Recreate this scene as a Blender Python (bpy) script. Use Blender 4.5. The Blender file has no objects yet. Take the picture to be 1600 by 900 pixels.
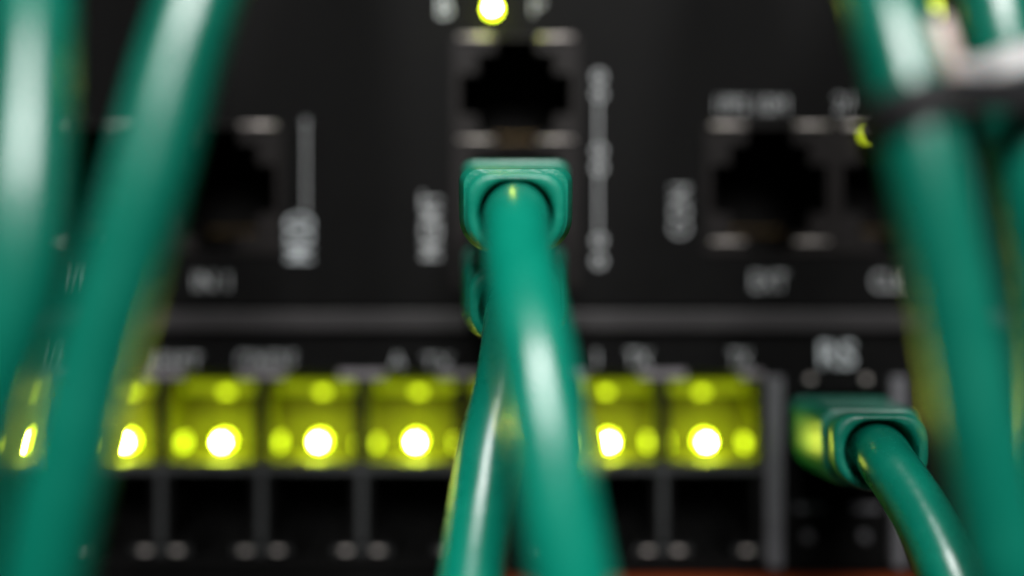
import bpy, bmesh, math, random
from mathutils import Vector, Matrix
random.seed(4)
MM = 0.001
sc = bpy.context.scene

# ------------------------------------------------------------------ camera
DIST = 140.0            # mm, camera to the face of the equipment
FPX = 1484.0            # focal length in photo pixels (1600 wide)
cam_d = bpy.data.cameras.new("camera")
cam = bpy.data.objects.new("camera", cam_d)
sc.collection.objects.link(cam)
cam.location = (0, -DIST * MM, 0)
cam.rotation_euler = (math.radians(90), 0, 0)
cam_d.sensor_width = 36
cam_d.lens = 36 * FPX / 1600
cam_d.clip_start = 0.004
cam_d.clip_end = 20
cam_d.dof.use_dof = True
cam_d.dof.focus_distance = 0.111
cam_d.dof.aperture_fstop = 2.9
sc.camera = cam

# ------------------------------------------------------------------ light
w = bpy.data.worlds.new("World"); sc.world = w; w.use_nodes = True
w.node_tree.nodes["Background"].inputs[0].default_value = (0.9, 0.95, 1.0, 1)
w.node_tree.nodes["Background"].inputs[1].default_value = 0.03

def area(name, loc, target, sx, sy, power, col):
    d = bpy.data.lights.new(name, 'AREA'); d.shape = 'RECTANGLE'; d.size = sx; d.size_y = sy
    d.energy = power; d.color = col
    o = bpy.data.objects.new(name, d); sc.collection.objects.link(o)
    o.location = loc
    o.rotation_euler = (Vector(target) - Vector(loc)).to_track_quat('-Z', 'Y').to_euler()
    return o
area("ceiling_lamp", (0.03, -0.50, 0.40), (0, -0.05, 0), 0.30, 0.22, 7.0, (1.0, 0.985, 0.97))

sc.view_settings.view_transform = 'Standard'
sc.view_settings.look = 'None'
sc.view_settings.exposure = 0
sc.view_settings.gamma = 1
sc.view_settings.use_curve_mapping = False
sc.cycles.use_denoising = True
sc.cycles.max_bounces = 8
sc.cycles.sample_clamp_indirect = 6

# ------------------------------------------------------------------ materials
def mat(name, col, rough=0.5, metal=0.0, spec=0.5, coat=0.0, coat_r=0.2, emit=None, es=0,
        bump=0.0, bscale=3000, rvar=0.0, cvar=0.0, cscale=150, trans=0.0, sub=0.0):
    m = bpy.data.materials.new(name); m.use_nodes = True
    nt = m.node_tree; b = nt.nodes["Principled BSDF"]
    b.inputs["Base Color"].default_value = (*col, 1)
    b.inputs["Roughness"].default_value = rough
    b.inputs["Metallic"].default_value = metal
    b.inputs["Specular IOR Level"].default_value = spec
    b.inputs["Coat Weight"].default_value = coat
    b.inputs["Coat Roughness"].default_value = coat_r
    b.inputs["Transmission Weight"].default_value = trans
    b.inputs["Subsurface Weight"].default_value = sub
    b.inputs["Subsurface Scale"].default_value = 0.001
    if emit:
        b.inputs["Emission Color"].default_value = (*emit, 1)
        b.inputs["Emission Strength"].default_value = es
    tc = nt.nodes.new("ShaderNodeTexCoord")
    if bump:
        n = nt.nodes.new("ShaderNodeTexNoise"); n.inputs["Scale"].default_value = bscale
        n.inputs["Detail"].default_value = 4
        nt.links.new(tc.outputs["Object"], n.inputs["Vector"])
        bp = nt.nodes.new("ShaderNodeBump"); bp.inputs["Strength"].default_value = bump
        bp.inputs["Distance"].default_value = 0.0001
        nt.links.new(n.outputs["Fac"], bp.inputs["Height"]); nt.links.new(bp.outputs["Normal"], b.inputs["Normal"])
    if rvar or cvar:
        n = nt.nodes.new("ShaderNodeTexNoise"); n.inputs["Scale"].default_value = cscale
        n.inputs["Detail"].default_value = 6; n.inputs["Roughness"].default_value = 0.65
        nt.links.new(tc.outputs["Object"], n.inputs["Vector"])
        if rvar:
            r = nt.nodes.new("ShaderNodeMapRange")
            r.inputs["From Min"].default_value = 0.3; r.inputs["From Max"].default_value = 0.7
            r.inputs["To Min"].default_value = rough - rvar; r.inputs["To Max"].default_value = rough + rvar
            nt.links.new(n.outputs["Fac"], r.inputs["Value"]); nt.links.new(r.outputs[0], b.inputs["Roughness"])
        if cvar:
            mx = nt.nodes.new("ShaderNodeMix"); mx.data_type = 'RGBA'
            mx.inputs[6].default_value = (*[c * (1 - cvar) for c in col], 1)
            mx.inputs[7].default_value = (*[min(1, c * (1 + cvar)) for c in col], 1)
            r2 = nt.nodes.new("ShaderNodeMapRange")
            r2.inputs["From Min"].default_value = 0.35; r2.inputs["From Max"].default_value = 0.65
            nt.links.new(n.outputs["Fac"], r2.inputs["Value"]); nt.links.new(r2.outputs[0], mx.inputs[0])
            nt.links.new(mx.outputs[2], b.inputs["Base Color"])
    return m

LEDC = (0.80, 1.0, 0.018)
LEDW = (0.85, 1.0, 0.10)
M = dict(
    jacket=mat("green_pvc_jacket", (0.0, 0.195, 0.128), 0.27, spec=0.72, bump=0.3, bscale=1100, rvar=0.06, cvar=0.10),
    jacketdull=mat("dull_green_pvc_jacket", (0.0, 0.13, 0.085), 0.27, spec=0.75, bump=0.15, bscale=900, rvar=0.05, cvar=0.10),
    boot=mat("green_rubber_boot", (0.0, 0.20, 0.13), 0.37, spec=0.65, bump=0.7, bscale=2500, rvar=0.08, cvar=0.10, cscale=400),
    plate=mat("black_powder_coat", (0.0030, 0.0030, 0.0030), 0.62, spec=0.07, bump=0.4, bscale=2600, rvar=0.06, cvar=0.25),
    lip=mat("charcoal_lip", (0.019, 0.0175, 0.0185), 0.5, spec=0.4, bump=0.3, bscale=2600, cvar=0.2),
    shield=mat("dull_nickel", (0.0075, 0.0062, 0.006), 0.55, spec=0.15, metal=0.0, rvar=0.1, cvar=0.2),
    roll=mat("bright_nickel", (0.62, 0.57, 0.54), 0.5, metal=0.6, rvar=0.08),
    cavity=mat("black_jack_plastic", (0.003, 0.003, 0.003), 0.6, spec=0.1),
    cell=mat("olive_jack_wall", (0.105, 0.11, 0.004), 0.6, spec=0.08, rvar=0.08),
    post=mat("grey_divider", (0.028, 0.03, 0.031), 0.5, cvar=0.2),
    steelpost=mat("zinc_post", (0.115, 0.115, 0.125), 0.5, cvar=0.15),
    tab=mat("zinc_tab", (0.20, 0.185, 0.20), 0.5, cvar=0.15),
    print=mat("white_silkscreen", (0.52, 0.56, 0.58), 0.6, cvar=0.15, cscale=900),
    printdim=mat("grey_silkscreen", (0.33, 0.345, 0.35), 0.6, cvar=0.15, cscale=900),
    gold=mat("gold_contact", (0.30, 0.20, 0.08), 0.45, metal=1.0),
    led=mat("yellow_green_led", (0.5, 0.6, 0.1), 0.3, emit=LEDC, es=14),
    die=mat("white_hot_led_core", (0.6, 0.6, 0.3), 0.3, emit=LEDW, es=400),
    leddim=mat("dim_yellow_green_led", (0.3, 0.35, 0.05), 0.3, emit=LEDC, es=2.0),
    ledfaint=mat('faint_yellow_green_led', (0.2, 0.25, 0.03), 0.3, emit=LEDC, es=0.65),
    glowband=mat('painted_top_glow', (0.2, 0.22, 0.01), 0.4, emit=LEDC, es=0.32),  # emission painted in as the brighter glow along the port ceiling
    glint=mat("painted_led_reflection", (0.4, 0.5, 0.05), 0.3, emit=LEDC, es=2.4),  # emission painted in for LED reflections on the port walls
    clear=mat("clear_polycarbonate", (0.75, 0.8, 0.8), 0.12, trans=0.85),
    black=mat("black_nylon", (0.012, 0.012, 0.013), 0.6, spec=0.15, bump=0.2, bscale=2000),
    pale=mat("painted_sheen_nylon", (0.42, 0.42, 0.42), 0.5, sub=0.2, cvar=0.05),  # pale tone stands in for the whitish sheen on the black band
    pink=mat("pinkish_nylon", (0.66, 0.54, 0.49), 0.4, sub=0.2, cvar=0.05),
    orange=mat("orange_paint", (0.20, 0.035, 0.006), 0.5, bump=0.2, cvar=0.2),
    steel=mat("dark_chassis", (0.03, 0.03, 0.032), 0.5, metal=0.5, cvar=0.2),
)

# ------------------------------------------------------------------ helpers (all coordinates in mm)
def link(name, verts, faces, m, parent=None, smooth=False):
    me = bpy.data.meshes.new(name)
    me.from_pydata([tuple(c * MM for c in v) for v in verts], [], faces)
    me.materials.append(M[m])
    bm = bmesh.new(); bm.from_mesh(me)
    bmesh.ops.remove_doubles(bm, verts=bm.verts, dist=1e-7)
    bmesh.ops.recalc_face_normals(bm, faces=bm.faces); bm.to_mesh(me); bm.free()
    if smooth:
        for p in me.polygons: p.use_smooth = True
    o = bpy.data.objects.new(name, me); sc.collection.objects.link(o)
    if parent: o.parent = parent
    return o

def thing(name, label, cat, loc=(0, 0, 0), group=None):
    o = bpy.data.objects.new(name, None); sc.collection.objects.link(o)
    o.empty_display_size = 0.005
    o['label'] = label; o['category'] = cat; o['kind'] = 'thing'
    if group: o['group'] = group
    return o

def X(px): return (px - 799.0) * DIST / FPX
def Z(py): return (450.0 - py) * DIST / FPX
def P(px, py, d):            # photo direction at depth d -> mm
    return Vector(((px - 799.0) / FPX * d, d - DIST, (450.0 - py) / FPX * d))

def box(x0, x1, y0, y1, z0, z1, b=0.0, V=None, F=None):
    V = [] if V is None else V; F = [] if F is None else F
    n = len(V)
    V += [(x0, y0, z0), (x1, y0, z0), (x1, y0, z1), (x0, y0, z1), (x0, y1, z0), (x1, y1, z0), (x1, y1, z1), (x0, y1, z1)]
    F += [tuple(n + i for i in f) for f in ((0, 1, 2, 3), (5, 4, 7, 6), (4, 0, 3, 7), (1, 5, 6, 2), (3, 2, 6, 7), (4, 5, 1, 0))]
    return V, F

def plate(x0, x1, z0, z1, holes, y0, y1):
    """slab between y0 and y1 with rectangular openings (x0,x1,z0,z1); overlapping openings merge"""
    xs = sorted({round(v, 4) for v in [x0, x1] + [c for h in holes for c in h[:2]] if x0 <= v <= x1})
    zs = sorted({round(v, 4) for v in [z0, z1] + [c for h in holes for c in h[2:]] if z0 <= v <= z1})
    def solid(i, j):
        if i < 0 or j < 0 or i >= len(xs) - 1 or j >= len(zs) - 1: return False
        cx, cz = (xs[i] + xs[i + 1]) / 2, (zs[j] + zs[j + 1]) / 2
        return not any(h[0] < cx < h[1] and h[2] < cz < h[3] for h in holes)
    V, F = [], []
    def q(*p):
        n = len(V); V.extend(p); F.append((n, n + 1, n + 2, n + 3))
    for i in range(len(xs) - 1):
        for j in range(len(zs) - 1):
            if not solid(i, j): continue
            a, b, c, d = xs[i], xs[i + 1], zs[j], zs[j + 1]
            q((a, y0, c), (b, y0, c), (b, y0, d), (a, y0, d)); q((a, y1, c), (a, y1, d), (b, y1, d), (b, y1, c))
            if not solid(i - 1, j): q((a, y0, c), (a, y0, d), (a, y1, d), (a, y1, c))
            if not solid(i + 1, j): q((b, y0, c), (b, y1, c), (b, y1, d), (b, y0, d))
            if not solid(i, j - 1): q((a, y0, c), (a, y1, c), (b, y1, c), (b, y0, c))
            if not solid(i, j + 1): q((a, y0, d), (b, y0, d), (b, y1, d), (a, y1, d))
    return V, F

def bevel(o, width, seg=2):
    m = o.modifiers.new("edge", 'BEVEL'); m.width = width * MM; m.segments = seg; m.limit_method = 'ANGLE'
    return o

def catmull(pts, n=14):
    out = []
    p = [pts[0] * 2 - pts[1]] + list(pts) + [pts[-1] * 2 - pts[-2]]
    for i in range(1, len(p) - 2):
        # centripetal-ish, uniform is fine for evenly placed points
        for k in range(n):
            t = k / n
            a, b, c, d = p[i - 1], p[i], p[i + 1], p[i + 2]
            out.append(0.5 * ((2 * b) + (c - a) * t + (2 * a - 5 * b + 4 * c - d) * t * t + (3 * b - a - 3 * c + d) * t ** 3))
    out.append(pts[-1]); return out

def relax(pts, it=6):
    for _ in range(it):
        pts = [pts[0]] + [(pts[i - 1] + pts[i] * 2 + pts[i + 1]) / 4 for i in range(1, len(pts) - 1)] + [pts[-1]]
    return pts

def sweep(path, section, caps=True, scale=None, up=Vector((0, 0, 1))):
    """section: list of (u,v); frame transported along the path"""
    V, F = [], []; n = len(section)
    t0 = (path[1] - path[0]).normalized()
    u = up.cross(t0)
    if u.length < 0.1: u = Vector((1, 0, 0))
    u.normalize()
    for i, p in enumerate(path):
        t = (path[min(i + 1, len(path) - 1)] - path[max(i - 1, 0)]).normalized()
        u = (u - t * u.dot(t)).normalized(); v = t.cross(u)
        s = scale(i) if scale else 1
        for a, b in section: V.append(tuple(p + u * a * s + v * b * s))
        if i:
            for k in range(n):
                F.append(((i - 1) * n + k, (i - 1) * n + (k + 1) % n, i * n + (k + 1) % n, i * n + k))
    if caps:
        F.append(tuple(range(n))[::-1]); F.append(tuple(range((len(path) - 1) * n, len(path) * n)))
    return V, F

def circle(r, n=32): return [(r * math.cos(2 * math.pi * k / n), r * math.sin(2 * math.pi * k / n)) for k in range(n)]

def rrect(hw, hh, r, n=6, dy=0.0, rb=None):
    m = min(hw, hh) * .999; rt = min(r, m); rb = min(rb if rb else r, m); out = []
    for cx, cy, a0, r in ((hw - rt, hh - rt, 0, rt), (-hw + rt, hh - rt, 90, rt), (-hw + rb, -hh + rb, 180, rb), (hw - rb, -hh + rb, 270, rb)):
        for k in range(n + 1):
            a = math.radians(a0 + 90 * k / n)
            out.append((cx + r * math.cos(a), cy + r * math.sin(a) + dy))
    return out

def loft(name, secs, origin, axis, m, parent, close_end=True, smooth=True):
    """secs: list of (distance along axis, closed list of (u,v)); u is to the right, v is up"""
    axis = axis.normalized(); u = axis.cross(Vector((0, 0, 1))).normalized() * -1
    u = Vector((1, 0, 0)) - axis * axis.x; u.normalize(); v = axis.cross(u) * -1
    if v.z < 0: v = -v
    V, F = [], []; n = len(secs[0][1])
    for i, (d, s) in enumerate(secs):
        for a, b in s: V.append(tuple(origin + axis * d + u * a + v * b))
        if i:
            for k in range(n): F.append(((i - 1) * n + k, (i - 1) * n + (k + 1) % n, i * n + (k + 1) % n, i * n + k))
    F.append(tuple(range(n))); 
    if close_end: F.append(tuple(range((len(secs) - 1) * n, len(secs) * n)))
    o = link(name, V, F, m, parent, smooth)
    if smooth:
        es = o.modifiers.new("split", 'EDGE_SPLIT'); es.split_angle = math.radians(48)
    return o

def text(s, x, z, h, m='print', parent=None, rot=0.0, y=-0.03, bold=0.0, name='lettering', width=None):
    c = bpy.data.curves.new(name, 'FONT'); c.body = s; c.align_x = 'CENTER'; c.align_y = 'CENTER'
    c.size = h * 1.38 * MM; c.extrude = 0.015 * MM; c.offset = bold * MM; c.resolution_u = 3
    c.materials.append(M[m])
    o = bpy.data.objects.new(name, c); sc.collection.objects.link(o)
    o.location = (x * MM, y * MM, z * MM); o.rotation_euler = (math.radians(90), math.radians(-rot), 0)
    o.rotation_euler = (Matrix.Rotation(math.radians(-rot), 3, 'Y') @ Matrix.Rotation(math.radians(90), 3, 'X')).to_euler()
    if width:
        bpy.context.view_layer.update()
        d = max(o.dimensions.x, 1e-6); o.scale.x = width * MM / d
    bpy.context.view_layer.update()
    me = bpy.data.meshes.new_from_object(o); mo = bpy.data.objects.new(name, me)
    mo.matrix_world = o.matrix_world.copy(); sc.collection.objects.link(mo)
    bpy.data.objects.remove(o); mo.name = name; o = mo
    if parent: o.parent = parent
    return o

def dome(name, c, r, length, m, parent, n=20):
    """round-nosed lamp pointing at -y"""
    V, F = [], []
    prof = [(length, r), (0, r)] + [(-r * math.sin(a), r * math.cos(a)) for a in [math.radians(q) for q in (18, 36, 54, 72, 86)]]
    for dy, rr in prof:
        for k in range(n):
            a = 2 * math.pi * k / n; V.append((c[0] + rr * math.cos(a), c[1] + dy, c[2] + rr * math.sin(a)))
    for i in range(len(prof) - 1):
        for k in range(n): F.append((i * n + k, i * n + (k + 1) % n, (i + 1) * n + (k + 1) % n, (i + 1) * n + k))
    F.append(tuple(range((len(prof) - 1) * n, len(prof) * n)))
    return link(name, V, F, m, parent, True)

def rod(name, a, b, r, m, parent, n=10):
    a, b = Vector(a), Vector(b)
    V, F = sweep([a, a.lerp(b, .5), b], circle(r, n), up=Vector((0, 1, 0)))
    return link(name, V, F, m, parent, True)

def pins(x, y, z, span, parent, up=True, n=8):
    V, F = [], []
    for k in range(n):
        px = x + (k - (n - 1) / 2) * span / n
        s = 1 if up else -1
        box(px - .18, px + .18, y, y + 6, z, z + .35 * s if s > 0 else z, V=V, F=F) if s > 0 else box(px - .18, px + .18, y, y + 6, z - .35, z, V=V, F=F)
    o = link('contact_pins', V, F, 'gold', parent); o['kind'] = 'stuff'; return o

# ------------------------------------------------------------------ upper device
up = thing('network_router', 'black faceplate of the upper router with framed jacks and grey lettering', 'router')

def jack(cx, cz, hw, hh, notch, parent, notch_top=True, notch_bot=True, rolls=('tl', 'tr', 'bl', 'br'), step=2.7, ow=8.5, oh=6.6,
         bot='dim', depth=15):
    """one framed jack: shield with a stepped opening, deep housing behind, rolled edges beside the latch notch"""
    holes = [(cx - ow, cx + ow, cz - oh + 3.0, cz + oh - 3.0), (cx - ow + step, cx + ow - step, cz - oh, cz + oh),
             (cx - notch, cx + notch, cz - hh + .5, cz + hh - .5 if notch_top else cz)]
    V, F = plate(cx - hw, cx + hw, cz - hh, cz + hh, holes, -0.35, 0.6)
    j = link('jack', V, F, 'shield', parent); bevel(j, .12)
    V, F = plate(cx - hw + .2, cx + hw - .2, cz - hh + .2, cz + hh - .2, holes, 0.61, depth)
    box(cx - hw + .2, cx + hw - .2, depth + .01, depth + 1, cz - hh + .2, cz + hh - .2, V=V, F=F)
    link('housing', V, F, 'cavity', j)
    for k in rolls:
        s = -1 if 'l' in k else 1
        z = cz + hh - .3 if 't' in k else cz - hh + 1.9
        xa, xb = cx + s * (notch + .25), cx + s * (hw - .9)
        V, F = [], []
        r = .38 if 't' in k else .22
        V, F = sweep([Vector((xa, -.5, z)), Vector(((xa + xb) / 2, -.5, z)), Vector((xb, -.5, z))], circle(r, 10), up=Vector((0, 1, 0)))
        link('rolled_edge', V, F, 'roll', j, True)
    pins(cx, 8.5, cz - oh + .8, 8.2, j)
    return j

LEFT, RIGHT, TOP = -110, 110, 75
zb = Z(480)
JL = dict(cx=X(340), cz=Z(296), hw=9.6, hh=9.6, notch=3.1)
JR = dict(cx=X(1201), cz=Z(296), hw=9.6, hh=9.6, notch=3.4)
JR2 = dict(cx=X(1201) + 19.25, cz=Z(296), hw=9.6, hh=9.6, notch=3.4)
JL2 = dict(cx=X(340) - 19.25, cz=Z(296), hw=9.6, hh=9.6, notch=3.1)
JC = dict(cx=X(805), cz=Z(148), hw=9.4, hh=8.6, notch=3.0)
holes = []
for q in (JL, JR, JR2, JL2, JC):
    holes.append((q['cx'] - q['hw'] + .15, q['cx'] + q['hw'] - .15, q['cz'] - q['hh'] + .15, q['cz'] + q['hh'] - .15))
CX = X(805)
holes.append((CX - 6.2, CX + 6.2, Z(480) - 1, JC['cz'] - JC['hh'] - .3))
V, F = plate(LEFT, RIGHT, zb, TOP, holes, 0, 1.2)
link('faceplate', V, F, 'plate', up)
V, F = box(LEFT, RIGHT, 20, 140, Z(518), TOP)
link('chassis', V, F, 'steel', up)
for side in (0, 1):
    V, F = box(LEFT if side == 0 else CX + 6.9, CX - 6.9 if side == 0 else RIGHT, -1.3, 1.0, Z(517), Z(485))
    bevel(link('lip', V, F, 'lip', up), .35, 3)
V, F = box(LEFT, RIGHT, 1.3, 3.0, Z(530), zb - .02)
link('seam', V, F, 'cavity', up)
jack(parent=up, rolls=('tr',), **JL)
jack(parent=up, **JL2)
jack(parent=up, **JR)
jack(parent=up, rolls=('tl',), **JR2)
jack(parent=up, step=2.6, ow=8.2, oh=6.0, **JC)
# two lower jacks of the centre column, both filled by plugs
for cz, hh in ((12.6, 5.4), (1.1, 5.2)):
    hl = [(CX - 5.9, CX + 5.9, cz - 4.1, cz + 4.1), (CX - 2.6, CX + 2.6, cz - 4.9, cz)]
    V, F = plate(CX - 6.15, CX + 6.15, cz - hh, cz + hh, hl, -0.3, 14)
    box(CX - 6.1, CX + 6.1, 14.01, 15, cz - hh, cz + hh, V=V, F=F)
    j = link('jack', V, F, 'cavity', up)
# side walls of the column's tall metal cage
for s in (-1, 1):
    x0, x1 = sorted((CX + s * 6.2, CX + s * 9.3))
    V, F = box(x0, x1, -.3, .8, Z(450), JC['cz'] - JC['hh'] - .05)
    link('cage_wall', V, F, 'shield', up)
    V, F = box(x0, x1 if s > 0 else x1, -.9, -.32, JC['cz'] - JC['hh'] - 1.0, JC['cz'] - JC['hh'] - .2)

# printed marks
text("MOD", X(469), Z(372), 4.0, parent=up, rot=90, bold=.05, width=6.8)
text("IN 1", X(332), Z(441), 2.6, 'printdim', up, bold=.02, width=5.2)
text("1/1", X(120), Z(437), 2.6, 'printdim', up)
text("MGMT", X(674), Z(354), 2.9, 'printdim', up, rot=90, bold=.05, width=9.6)
text("CON", X(1063), Z(330), 2.9, 'printdim', up, rot=90, bold=.05, width=7.4)
text("EXT", X(1200), Z(441), 2.8, 'printdim', up, bold=.03, width=5.2)
text("CLK", X(1390), Z(441), 2.8, 'printdim', up, bold=.02, width=5.6)
text("1PPS", X(1140), Z(166), 2.6, 'printdim', up, width=4.6)
text("10M", X(1203), Z(166), 2.6, 'printdim', up, width=4.6)
text("2/1", X(1325), Z(164), 2.8, 'printdim', up, width=3.5)
text("B", X(693), Z(12), 3.2, parent=up, width=1.9)
text("P", X(838), Z(12), 2.6, 'printdim', up, width=1.8)
def stripe(x0, x1, z0, z1, m='printdim', parent=up, y=-.05):
    V, F = box(x0, x1, y, .001, z0, z1); return link('line_mark', V, F, m, parent)
stripe(X(475), X(479), Z(332), Z(185))
stripe(X(470), X(484), Z(192), Z(190))
stripe(X(931.5), X(935.5), Z(228), Z(150))
stripe(X(931.5), X(935.5), Z(362), Z(272))
def ringmark(x, z, r0, r1, parent, m='printdim', n=24, y=-.05):
    V, F = [], []
    for k in range(n):
        a = 2 * math.pi * k / n; c, s = math.cos(a), math.sin(a)
        V += [(x + r0 * c, y, z + r0 * s), (x + r1 * c, y, z + r1 * s), (x + r1 * c, 0, z + r1 * s), (x + r0 * c, 0, z + r0 * s)]
    for k in range(n):
        a, b = 4 * k, 4 * ((k + 1) % n)
        F += [(a, a + 1, b + 1, b), (a + 1, a + 2, b + 2, b + 1), (a, b, b + 3, a + 3)]
    return link('ring_mark', V, F, m, parent)
for py in (120, 147, 236, 262, 376, 408):
    ringmark(X(935), Z(py), .45, .95, up)
sl = dome('status_led', (X(768.5), -.2, Z(14.5)), 1.1, .6, 'led', up); dome('led_core', (X(768.5), -1.0, Z(14.5)), .62, .3, 'die', sl)
dome('status_led', (X(1349), -1.2, Z(213)), .6, .6, 'leddim', up)
dome('status_led', (X(1456), -.3, Z(14)), 2.0, .6, 'ledfaint', up)

# ------------------------------------------------------------------ lower device
lo = thing('network_switch', 'black lower switch with a row of ports glowing yellow green', 'switch')
zt, zbot = Z(522), Z(894)
pitch = 156.3
cells = [18 + pitch * k for k in range(-2, 8)]
RX = X(1314)          # the jack at the right
hole_l = (X(cells[0] - 78), X(1190), Z(878), Z(574))
hole_r = (X(1230), X(1398), Z(872), Z(588))
V, F = plate(LEFT, RIGHT, zbot, zt, [hole_l, hole_r], 0, 1.2)
link('faceplate', V, F, 'plate', lo)
V, F = box(LEFT, RIGHT, 20, 140, zbot, Z(519))
link('chassis', V, F, 'steel', lo)
for k, c in enumerate(cells):
    x0, x1 = X(c - pitch / 2) + .01, X(c + pitch / 2) - .01
    xc = X(c)
    ztop, zmid, zlow = Z(574), Z(729), Z(878)
    # upper port
    o1 = (X(c - 68), X(c + 68), Z(722), Z(594)); n1 = (xc - 3.9, xc + 3.9, Z(600), Z(580))
    V, F = plate(x0, x1, zmid + .01, ztop, [o1, n1], -.2, .3)
    pt = link('port', V, F, 'cavity', lo)
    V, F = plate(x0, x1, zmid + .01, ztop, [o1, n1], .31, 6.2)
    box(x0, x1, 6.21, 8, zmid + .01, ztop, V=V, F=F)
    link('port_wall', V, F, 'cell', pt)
    lz = (450 - 690) / FPX * (DIST + 5.0)
    dome('led', (xc, 5.2, lz), 1.1, 1.0, 'led', pt); dome('led_core', (xc, 4.2, lz), random.uniform(.58, .64), .7, 'die', pt)
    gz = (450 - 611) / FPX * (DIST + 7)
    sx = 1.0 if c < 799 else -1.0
    V, F = box(xc + sx * 0.4 - .8, xc + sx * .4 + .8, 5.4, 6.2, gz - .45, gz + .45); link('painted_glint', V, F, 'glint', pt)  # added glowing block, painted reflection of the LED near the ceiling
    V, F = box(xc - 6.1, xc + 6.1, 5.7, 6.19, gz - .1, gz + 1.5); link('painted_glow_band', V, F, 'glowband', pt)  # added glowing strip, paints the lit upper band of the port
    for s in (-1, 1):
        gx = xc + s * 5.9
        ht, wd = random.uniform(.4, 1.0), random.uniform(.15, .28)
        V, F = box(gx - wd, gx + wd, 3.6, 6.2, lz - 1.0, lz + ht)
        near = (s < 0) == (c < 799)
        link('painted_glint', V, F, 'glint' if near else 'glint', pt)  # added glowing blocks, painted LED reflections on the side walls
    # lower port
    o2 = (X(c - 64), X(c + 64), Z(850), Z(740)); n2 = (xc - 3.0, xc + 3.0, Z(872), Z(849))
    V, F = plate(x0, x1, zlow, zmid - .01, [o2, n2], -.2, 12)
    box(x0, x1, 12.01, 13, zlow, zmid - .01, V=V, F=F)
    pl = link('port', V, F, 'cavity', lo)
    pins(xc, 4, Z(745), 8.2, pl, up=False)
    for s in (-1, 1):
        q = xc + s * random.uniform(4.9, 5.2); rod('spring_tab', (q - .75, -.6, Z(859)), (q + .75, -.6, Z(859)), random.uniform(.26, .32), 'roll', pl)
        V, F = box(*sorted((xc + s * 3.3, xc + s * 7.3)), -.4, -.205, Z(863), Z(855)); link('cage_tab', V, F, 'post', pl)
    # rolled edge of the metal cage above the upper port, either side of the notch
    for s in (-1, 1):
        V, F = box(*sorted((xc + s * 4.0, xc + s * 7.3)), -.5, -.205, Z(590), Z(579))
        link('cage_tab', V, F, 'tab', pt)
# divider ribs of the lower row, posts beside the right jack
for k in range(len(cells) + 1):
    c = cells[0] - pitch / 2 + pitch * k
    if c > 1185: continue
    V, F = box(X(c) - .5, X(c) + .5, -.6, -.21, Z(848), Z(738)); link('divider', V, F, 'post', lo)
V, F = box(X(cells[0] - 78), X(1190), -.6, -.21, Z(737), Z(724)); link('middle_bar', V, F, 'post', lo)
for a, b in ((1193, 1221), (1387, 1412)):
    V, F = box(X(a) + .1, X(b) - .1, -1.2, -.01, Z(878), Z(588)); bevel(link('post', V, F, 'steelpost', lo), .3)
    V, F = box(X(a) + .3, X(b) - .3, -1.6, -.01, Z(884), Z(800)); bevel(link('post_foot', V, F, 'steelpost', lo), .3)
# right jack
hl = [(RX - 6.2, RX + 6.2, Z(780), Z(612)), (RX - 3.2, RX + 3.2, Z(800), Z(770))]
V, F = plate(X(1230), X(1398), Z(872), Z(588), hl, -.3, 13)
box(X(1230), X(1398), 13.01, 14, Z(872), Z(588), V=V, F=F)
j = link('jack', V, F, 'cavity', lo)
for px in (1263, 1350):
    dome('rivet', (X(px), -.5, Z(593)), .55, .5, 'roll', j)
    V, F = box(X(px) - 2.0, X(px) + 2.0, -.6, -.31, Z(797), Z(788)); link('cage_tab', V, F, 'steelpost', j)
    dome('screw', (X(px - 3), -.5, Z(838)), .8, .4, 'steelpost', j)
# lettering of the lower device
text("RESET", X(270), Z(568), 2.6, 'printdim', lo, bold=.03, width=8.0)
text("CONSOLE", X(415), Z(566), 2.8, 'printdim', lo, bold=.03, width=8.6)
text("A", X(620), Z(566), 2.4, 'printdim', lo)
text("TX", X(683), Z(568), 2.4, 'printdim', lo)
text("1", X(931), Z(562), 2.6, 'printdim', lo)
text("TX", X(997), Z(562), 2.6, 'printdim', lo, bold=.03, width=3.6)
text("TX", X(1155), Z(562), 2.6, 'printdim', lo, bold=.03, width=3.2)
text("RS", X(1306), Z(556), 3.8, 'print', lo, bold=.05, width=5.2)
text("1/2", X(85), Z(556), 2.6, 'printdim', lo)

# ------------------------------------------------------------------ orange edge underneath
og = thing('equipment_edge', 'thin orange painted top edge of the unit under the switch', 'equipment')
V, F = box(X(770), RIGHT, -3.0, 60, Z(899) - 8, Z(899) - .3); bevel(link('orange_cover', V, F, 'orange', og), .3)
V, F = box(LEFT, X(770) - .05, -1.0, 60, Z(899) - 8, Z(899) - .3); bevel(link('black_cover', V, F, 'plate', og), .3)

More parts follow.
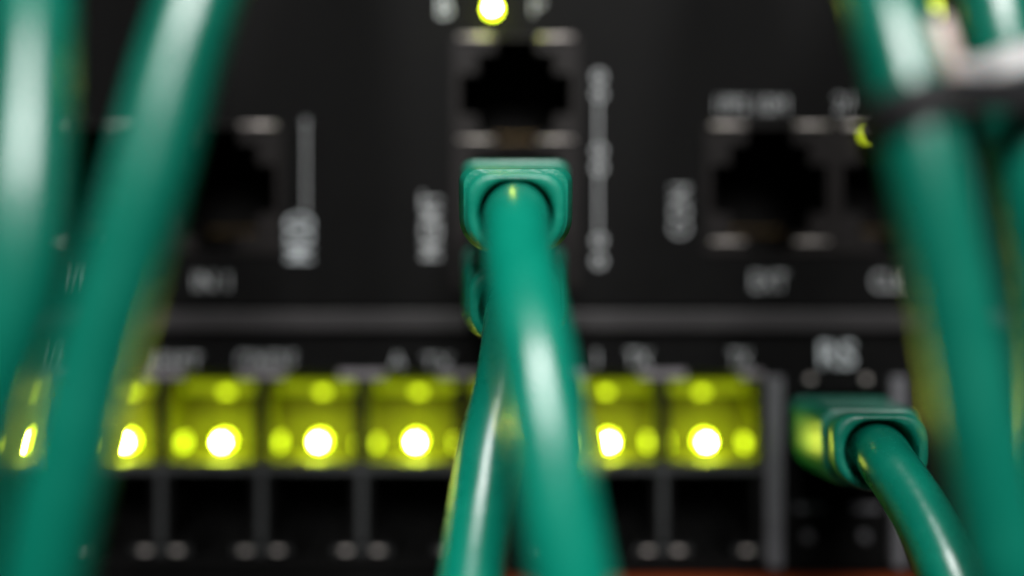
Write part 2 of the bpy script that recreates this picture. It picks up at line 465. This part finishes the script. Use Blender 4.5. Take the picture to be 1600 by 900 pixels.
# ------------------------------------------------------------------ cables
def cable(label, pts, r=3.6, plug=None, group='green network patch cables', n=14, jm='jacket'):
    """plug: (centre of the boot face, centre of the boot back, hood)"""
    t = thing('network_cable', label, 'cable', group=group)
    path = relax(catmull(pts, n), 10)
    V, F = sweep(path, circle(r, 36))
    link('jacket', V, F, jm, t, True)
    if plug:
        front, back, hood = plug
        ax = (front - back); L = ax.length; ax.normalize()
        S = []
        def sec(d, hw, hh, r, rb, dy=0.0): S.append((d, rrect(hw, hh, r, 7, dy, rb)))
        sec(-0.6, 5.9, 4.2, 1.0, 2.0); sec(0.0, 6.8, 4.9 + hood / 2, 1.3, 4.6, hood / 2); sec(0.5, 7.1, 5.1 + hood / 2, 1.5, 4.9, hood / 2)
        sec(2.6, 6.8, 5.1 + hood / 2, 1.6, 4.9, hood / 2); sec(3.0, 5.8, 4.6 + hood / 3, 1.8, 4.2, hood / 3)
        nr = 4; rp = (L - 3.4 - 3.4) / nr; g = 3.4
        for k in range(nr):
            h = hood * (1 - k / nr) / 2
            sec(g, 5.3, 4.45, 1.8, 3.3, h / 2); sec(g + .25, 6.9 - k * .1, 4.95, 1.7, 4.2, h); sec(g + .4, 6.95 - k * .1, 5.0, 1.7, 4.2, h)
            sec(g + rp * .58, 6.3 - k * .1, 4.9, 1.9, 4.3, h); sec(g + rp * .62, 5.3, 4.4, 2.0, 3.4, h / 2)
            g += rp
        sec(L - 3.2, 5.3, 4.4, 2.4, 3.9); sec(L - 2.8, 5.3, 4.4, 2.5, 4.0)
        sec(L - 2.5, 5.55, 4.7, 2.5, 4.6); sec(L - .9, 5.6, 4.75, 2.7, 4.65); sec(L - .3, 5.5, 4.62, 2.8, 4.5)
        sec(L, 5.3, 4.4, 2.9, 4.3); sec(L + .1, 4.9, 4.2, 3.2, 4.1); sec(L, 4.4, 4.0, 3.5, 3.9); sec(L - .5, 4.15, 3.9, 3.7, 3.8); sec(L - 4.5, 3.85, 3.8, 3.7, 3.7)
        loft('boot', S, back, ax, 'boot', t)
        pb = Vector((back.x, 0, back.z))
        V, F = box(back.x - 5.7, back.x + 5.7, back.y + .3, 10, back.z - 3.9, back.z + 3.9)
        p = link('plug', V, F, 'clear', t); bevel(p, .3)
        V, F = box(back.x - 2, back.x + 2, back.y + .4, 8, back.z - 4.8, back.z - 3.95)
        link('latch', V, F, 'clear', p)
    return t

V3 = Vector
# centre plug
b0, f0 = V3((X(804), -13.5, 11.3)), V3(((805 - 799) / FPX * 105, -35.0, 8.0))
a = (f0 - b0).normalized()
cable('bright green cable plugged into the centre column, bending down over the others',
      [f0 - a * 10, f0 - a * 4, f0, P(806, 357, 99.5), P(810, 405, 94.8), P(820, 470, 90.3), P(835, 550, 87), P(849, 645, 84.6),
       P(865, 745, 82.8), P(882, 850, 81.6), P(900, 950, 80.9), P(920, 1080, 80.5), P(950, 1220, 79), P(960, 1400, 82)],
      plug=(f0, b0, 0.5))
# plug below it
b1, f1 = V3((X(803), -6, 0.6)), V3(((803 - 799) / FPX * 115, -26, -2.6))
a = (f1 - b1).normalized()
cable('shadowed green cable from the lower centre plug, falling leftward behind the bright one',
      [f1 - a * 8, f1 - a * 3, f1, P(801, 503, 111.5), P(796, 550, 109.5), P(787, 610, 107), P(766, 700, 103.8), P(750, 800, 101), P(736, 900, 98.6),
       P(724, 1000, 96.5), P(712, 1120, 95), P(700, 1300, 95)], r=3.5, plug=(f1, b1, 0.5))
# right plug
b2, f2 = V3((47.9, -1.2, -21.3)), V3(((1376 - 799) / FPX * 114.5, -25.5, (450 - 708) / FPX * 114.5))
a = (f2 - b2).normalized()
cable('green cable with ribbed boot plugged into the right jack of the lower switch',
      [f2 - a * 10, f2 - a * 4, f2, P(1388, 728, 112), P(1410, 758, 110), P(1436, 800, 107.6), P(1460, 848, 105.2), P(1482, 900, 103), P(1502, 960, 101.6),
       P(1524, 1040, 103), P(1546, 1150, 104)], r=3.3, plug=(f2, b2, 0.0))
# foreground cables
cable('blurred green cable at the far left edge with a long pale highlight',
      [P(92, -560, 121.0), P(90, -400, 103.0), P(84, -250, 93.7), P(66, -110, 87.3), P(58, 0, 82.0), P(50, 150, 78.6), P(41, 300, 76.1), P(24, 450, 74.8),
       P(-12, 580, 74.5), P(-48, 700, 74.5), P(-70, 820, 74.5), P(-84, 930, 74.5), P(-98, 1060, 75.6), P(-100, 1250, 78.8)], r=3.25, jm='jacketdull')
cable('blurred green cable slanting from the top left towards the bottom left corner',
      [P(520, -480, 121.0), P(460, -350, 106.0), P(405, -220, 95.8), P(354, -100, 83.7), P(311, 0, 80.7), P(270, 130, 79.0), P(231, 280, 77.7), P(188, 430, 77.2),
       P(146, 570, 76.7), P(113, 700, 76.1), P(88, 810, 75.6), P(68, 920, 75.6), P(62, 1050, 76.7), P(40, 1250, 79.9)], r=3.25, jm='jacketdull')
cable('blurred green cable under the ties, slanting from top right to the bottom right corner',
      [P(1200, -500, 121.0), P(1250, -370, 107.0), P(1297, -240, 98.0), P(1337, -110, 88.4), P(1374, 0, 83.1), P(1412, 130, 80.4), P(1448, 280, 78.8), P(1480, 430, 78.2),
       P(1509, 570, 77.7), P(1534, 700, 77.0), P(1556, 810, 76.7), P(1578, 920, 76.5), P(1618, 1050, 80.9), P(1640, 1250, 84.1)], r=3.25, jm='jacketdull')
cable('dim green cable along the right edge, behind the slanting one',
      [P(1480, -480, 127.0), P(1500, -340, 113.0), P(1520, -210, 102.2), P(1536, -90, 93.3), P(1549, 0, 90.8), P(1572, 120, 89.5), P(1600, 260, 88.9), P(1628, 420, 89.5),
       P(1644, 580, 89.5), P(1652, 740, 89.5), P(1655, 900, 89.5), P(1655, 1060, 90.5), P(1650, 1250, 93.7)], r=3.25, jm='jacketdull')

# ------------------------------------------------------------------ ties round the two right cables
def strap_loop(name, label, cat, a, b, ra, wd, th, m, tilt, extra=None):
    """closed band (width wd, thickness th) round two cables at centres a, b"""
    t = thing(name, label, cat)
    c = (a + b) / 2; d = (b - a); half = d.length / 2; d.normalize()
    ax = Vector((0.28, -0.25 + tilt, -1.0)).normalized(); d = (d - ax * d.dot(ax)).normalized(); f = ax.cross(d)
    path = []
    N = 22
    for k in range(N + 1):
        an = -math.pi / 2 + math.pi * k / N; path.append(c + d * (half + ra * math.cos(an)) + f * ra * math.sin(an))
    for k in range(N + 1):
        an = math.pi / 2 + math.pi * k / N; path.append(c + d * (-half + ra * math.cos(an)) + f * ra * math.sin(an))
    V, F = [], []
    n = len(path)
    cc = c
    for i, p in enumerate(path):
        tg = (path[(i + 1) % n] - path[i - 1]).normalized(); o = ax.cross(tg).normalized()
        if o.dot(p - cc) < 0: o = -o
        for u, v in ((-wd / 2, 0), (wd / 2, 0), (wd / 2, th * .7), (wd / 2 - th * .4, th), (-wd / 2 + th * .4, th), (-wd / 2, th * .7)):
            V.append(tuple(p + ax * u + o * v))
    for i in range(n):
        j = (i + 1) % n
        for k in range(6): F.append((i * 6 + k, i * 6 + (k + 1) % 6, j * 6 + (k + 1) % 6, j * 6 + k))
    link('strap', V, F, m, t, False)
    return t, c, d, f, ax

A1, B1 = P(1430, 182, 79.8), P(1586, 184, 89.2)
strap_loop('cable_strap', 'black strap wrapped round the two right hand cables under the loop painted pale', 'strap', A1, B1, 3.75, 3.4, .8, 'black', 0.0)
A2, B2 = P(1560, 116, 90.1), P(1567, 116, 90.1)  # added loop, its pale colour paints the lit stretch of the band
t, c, d, f, ax = strap_loop('added_sheen_loop', 'added tie loop painted pale like sheen on the black band, its tail sticking up between the right hand cables', 'cable tie', A2, B2, 3.6, 3.0, .9, 'pale', 0.1)
hp = P(1487, 124, 85.2)
V, F = sweep([hp + Vector((0, 0, -1.6)), hp, hp + Vector((0, 0, 1.6))], rrect(2.0, 1.5, .5), up=Vector((0, 1, 0)))
link('added_tie_head', V, F, 'pale', t)
V, F = sweep(relax(catmull([P(1482, 124, 82.0), P(1474, 97, 81.5), P(1464, 66, 81.5), P(1455, 32, 82.5)], 6), 3), rrect(1.2, .45, .2), up=Vector((0, 1, 0)))
link('tail', V, F, 'pink', t)
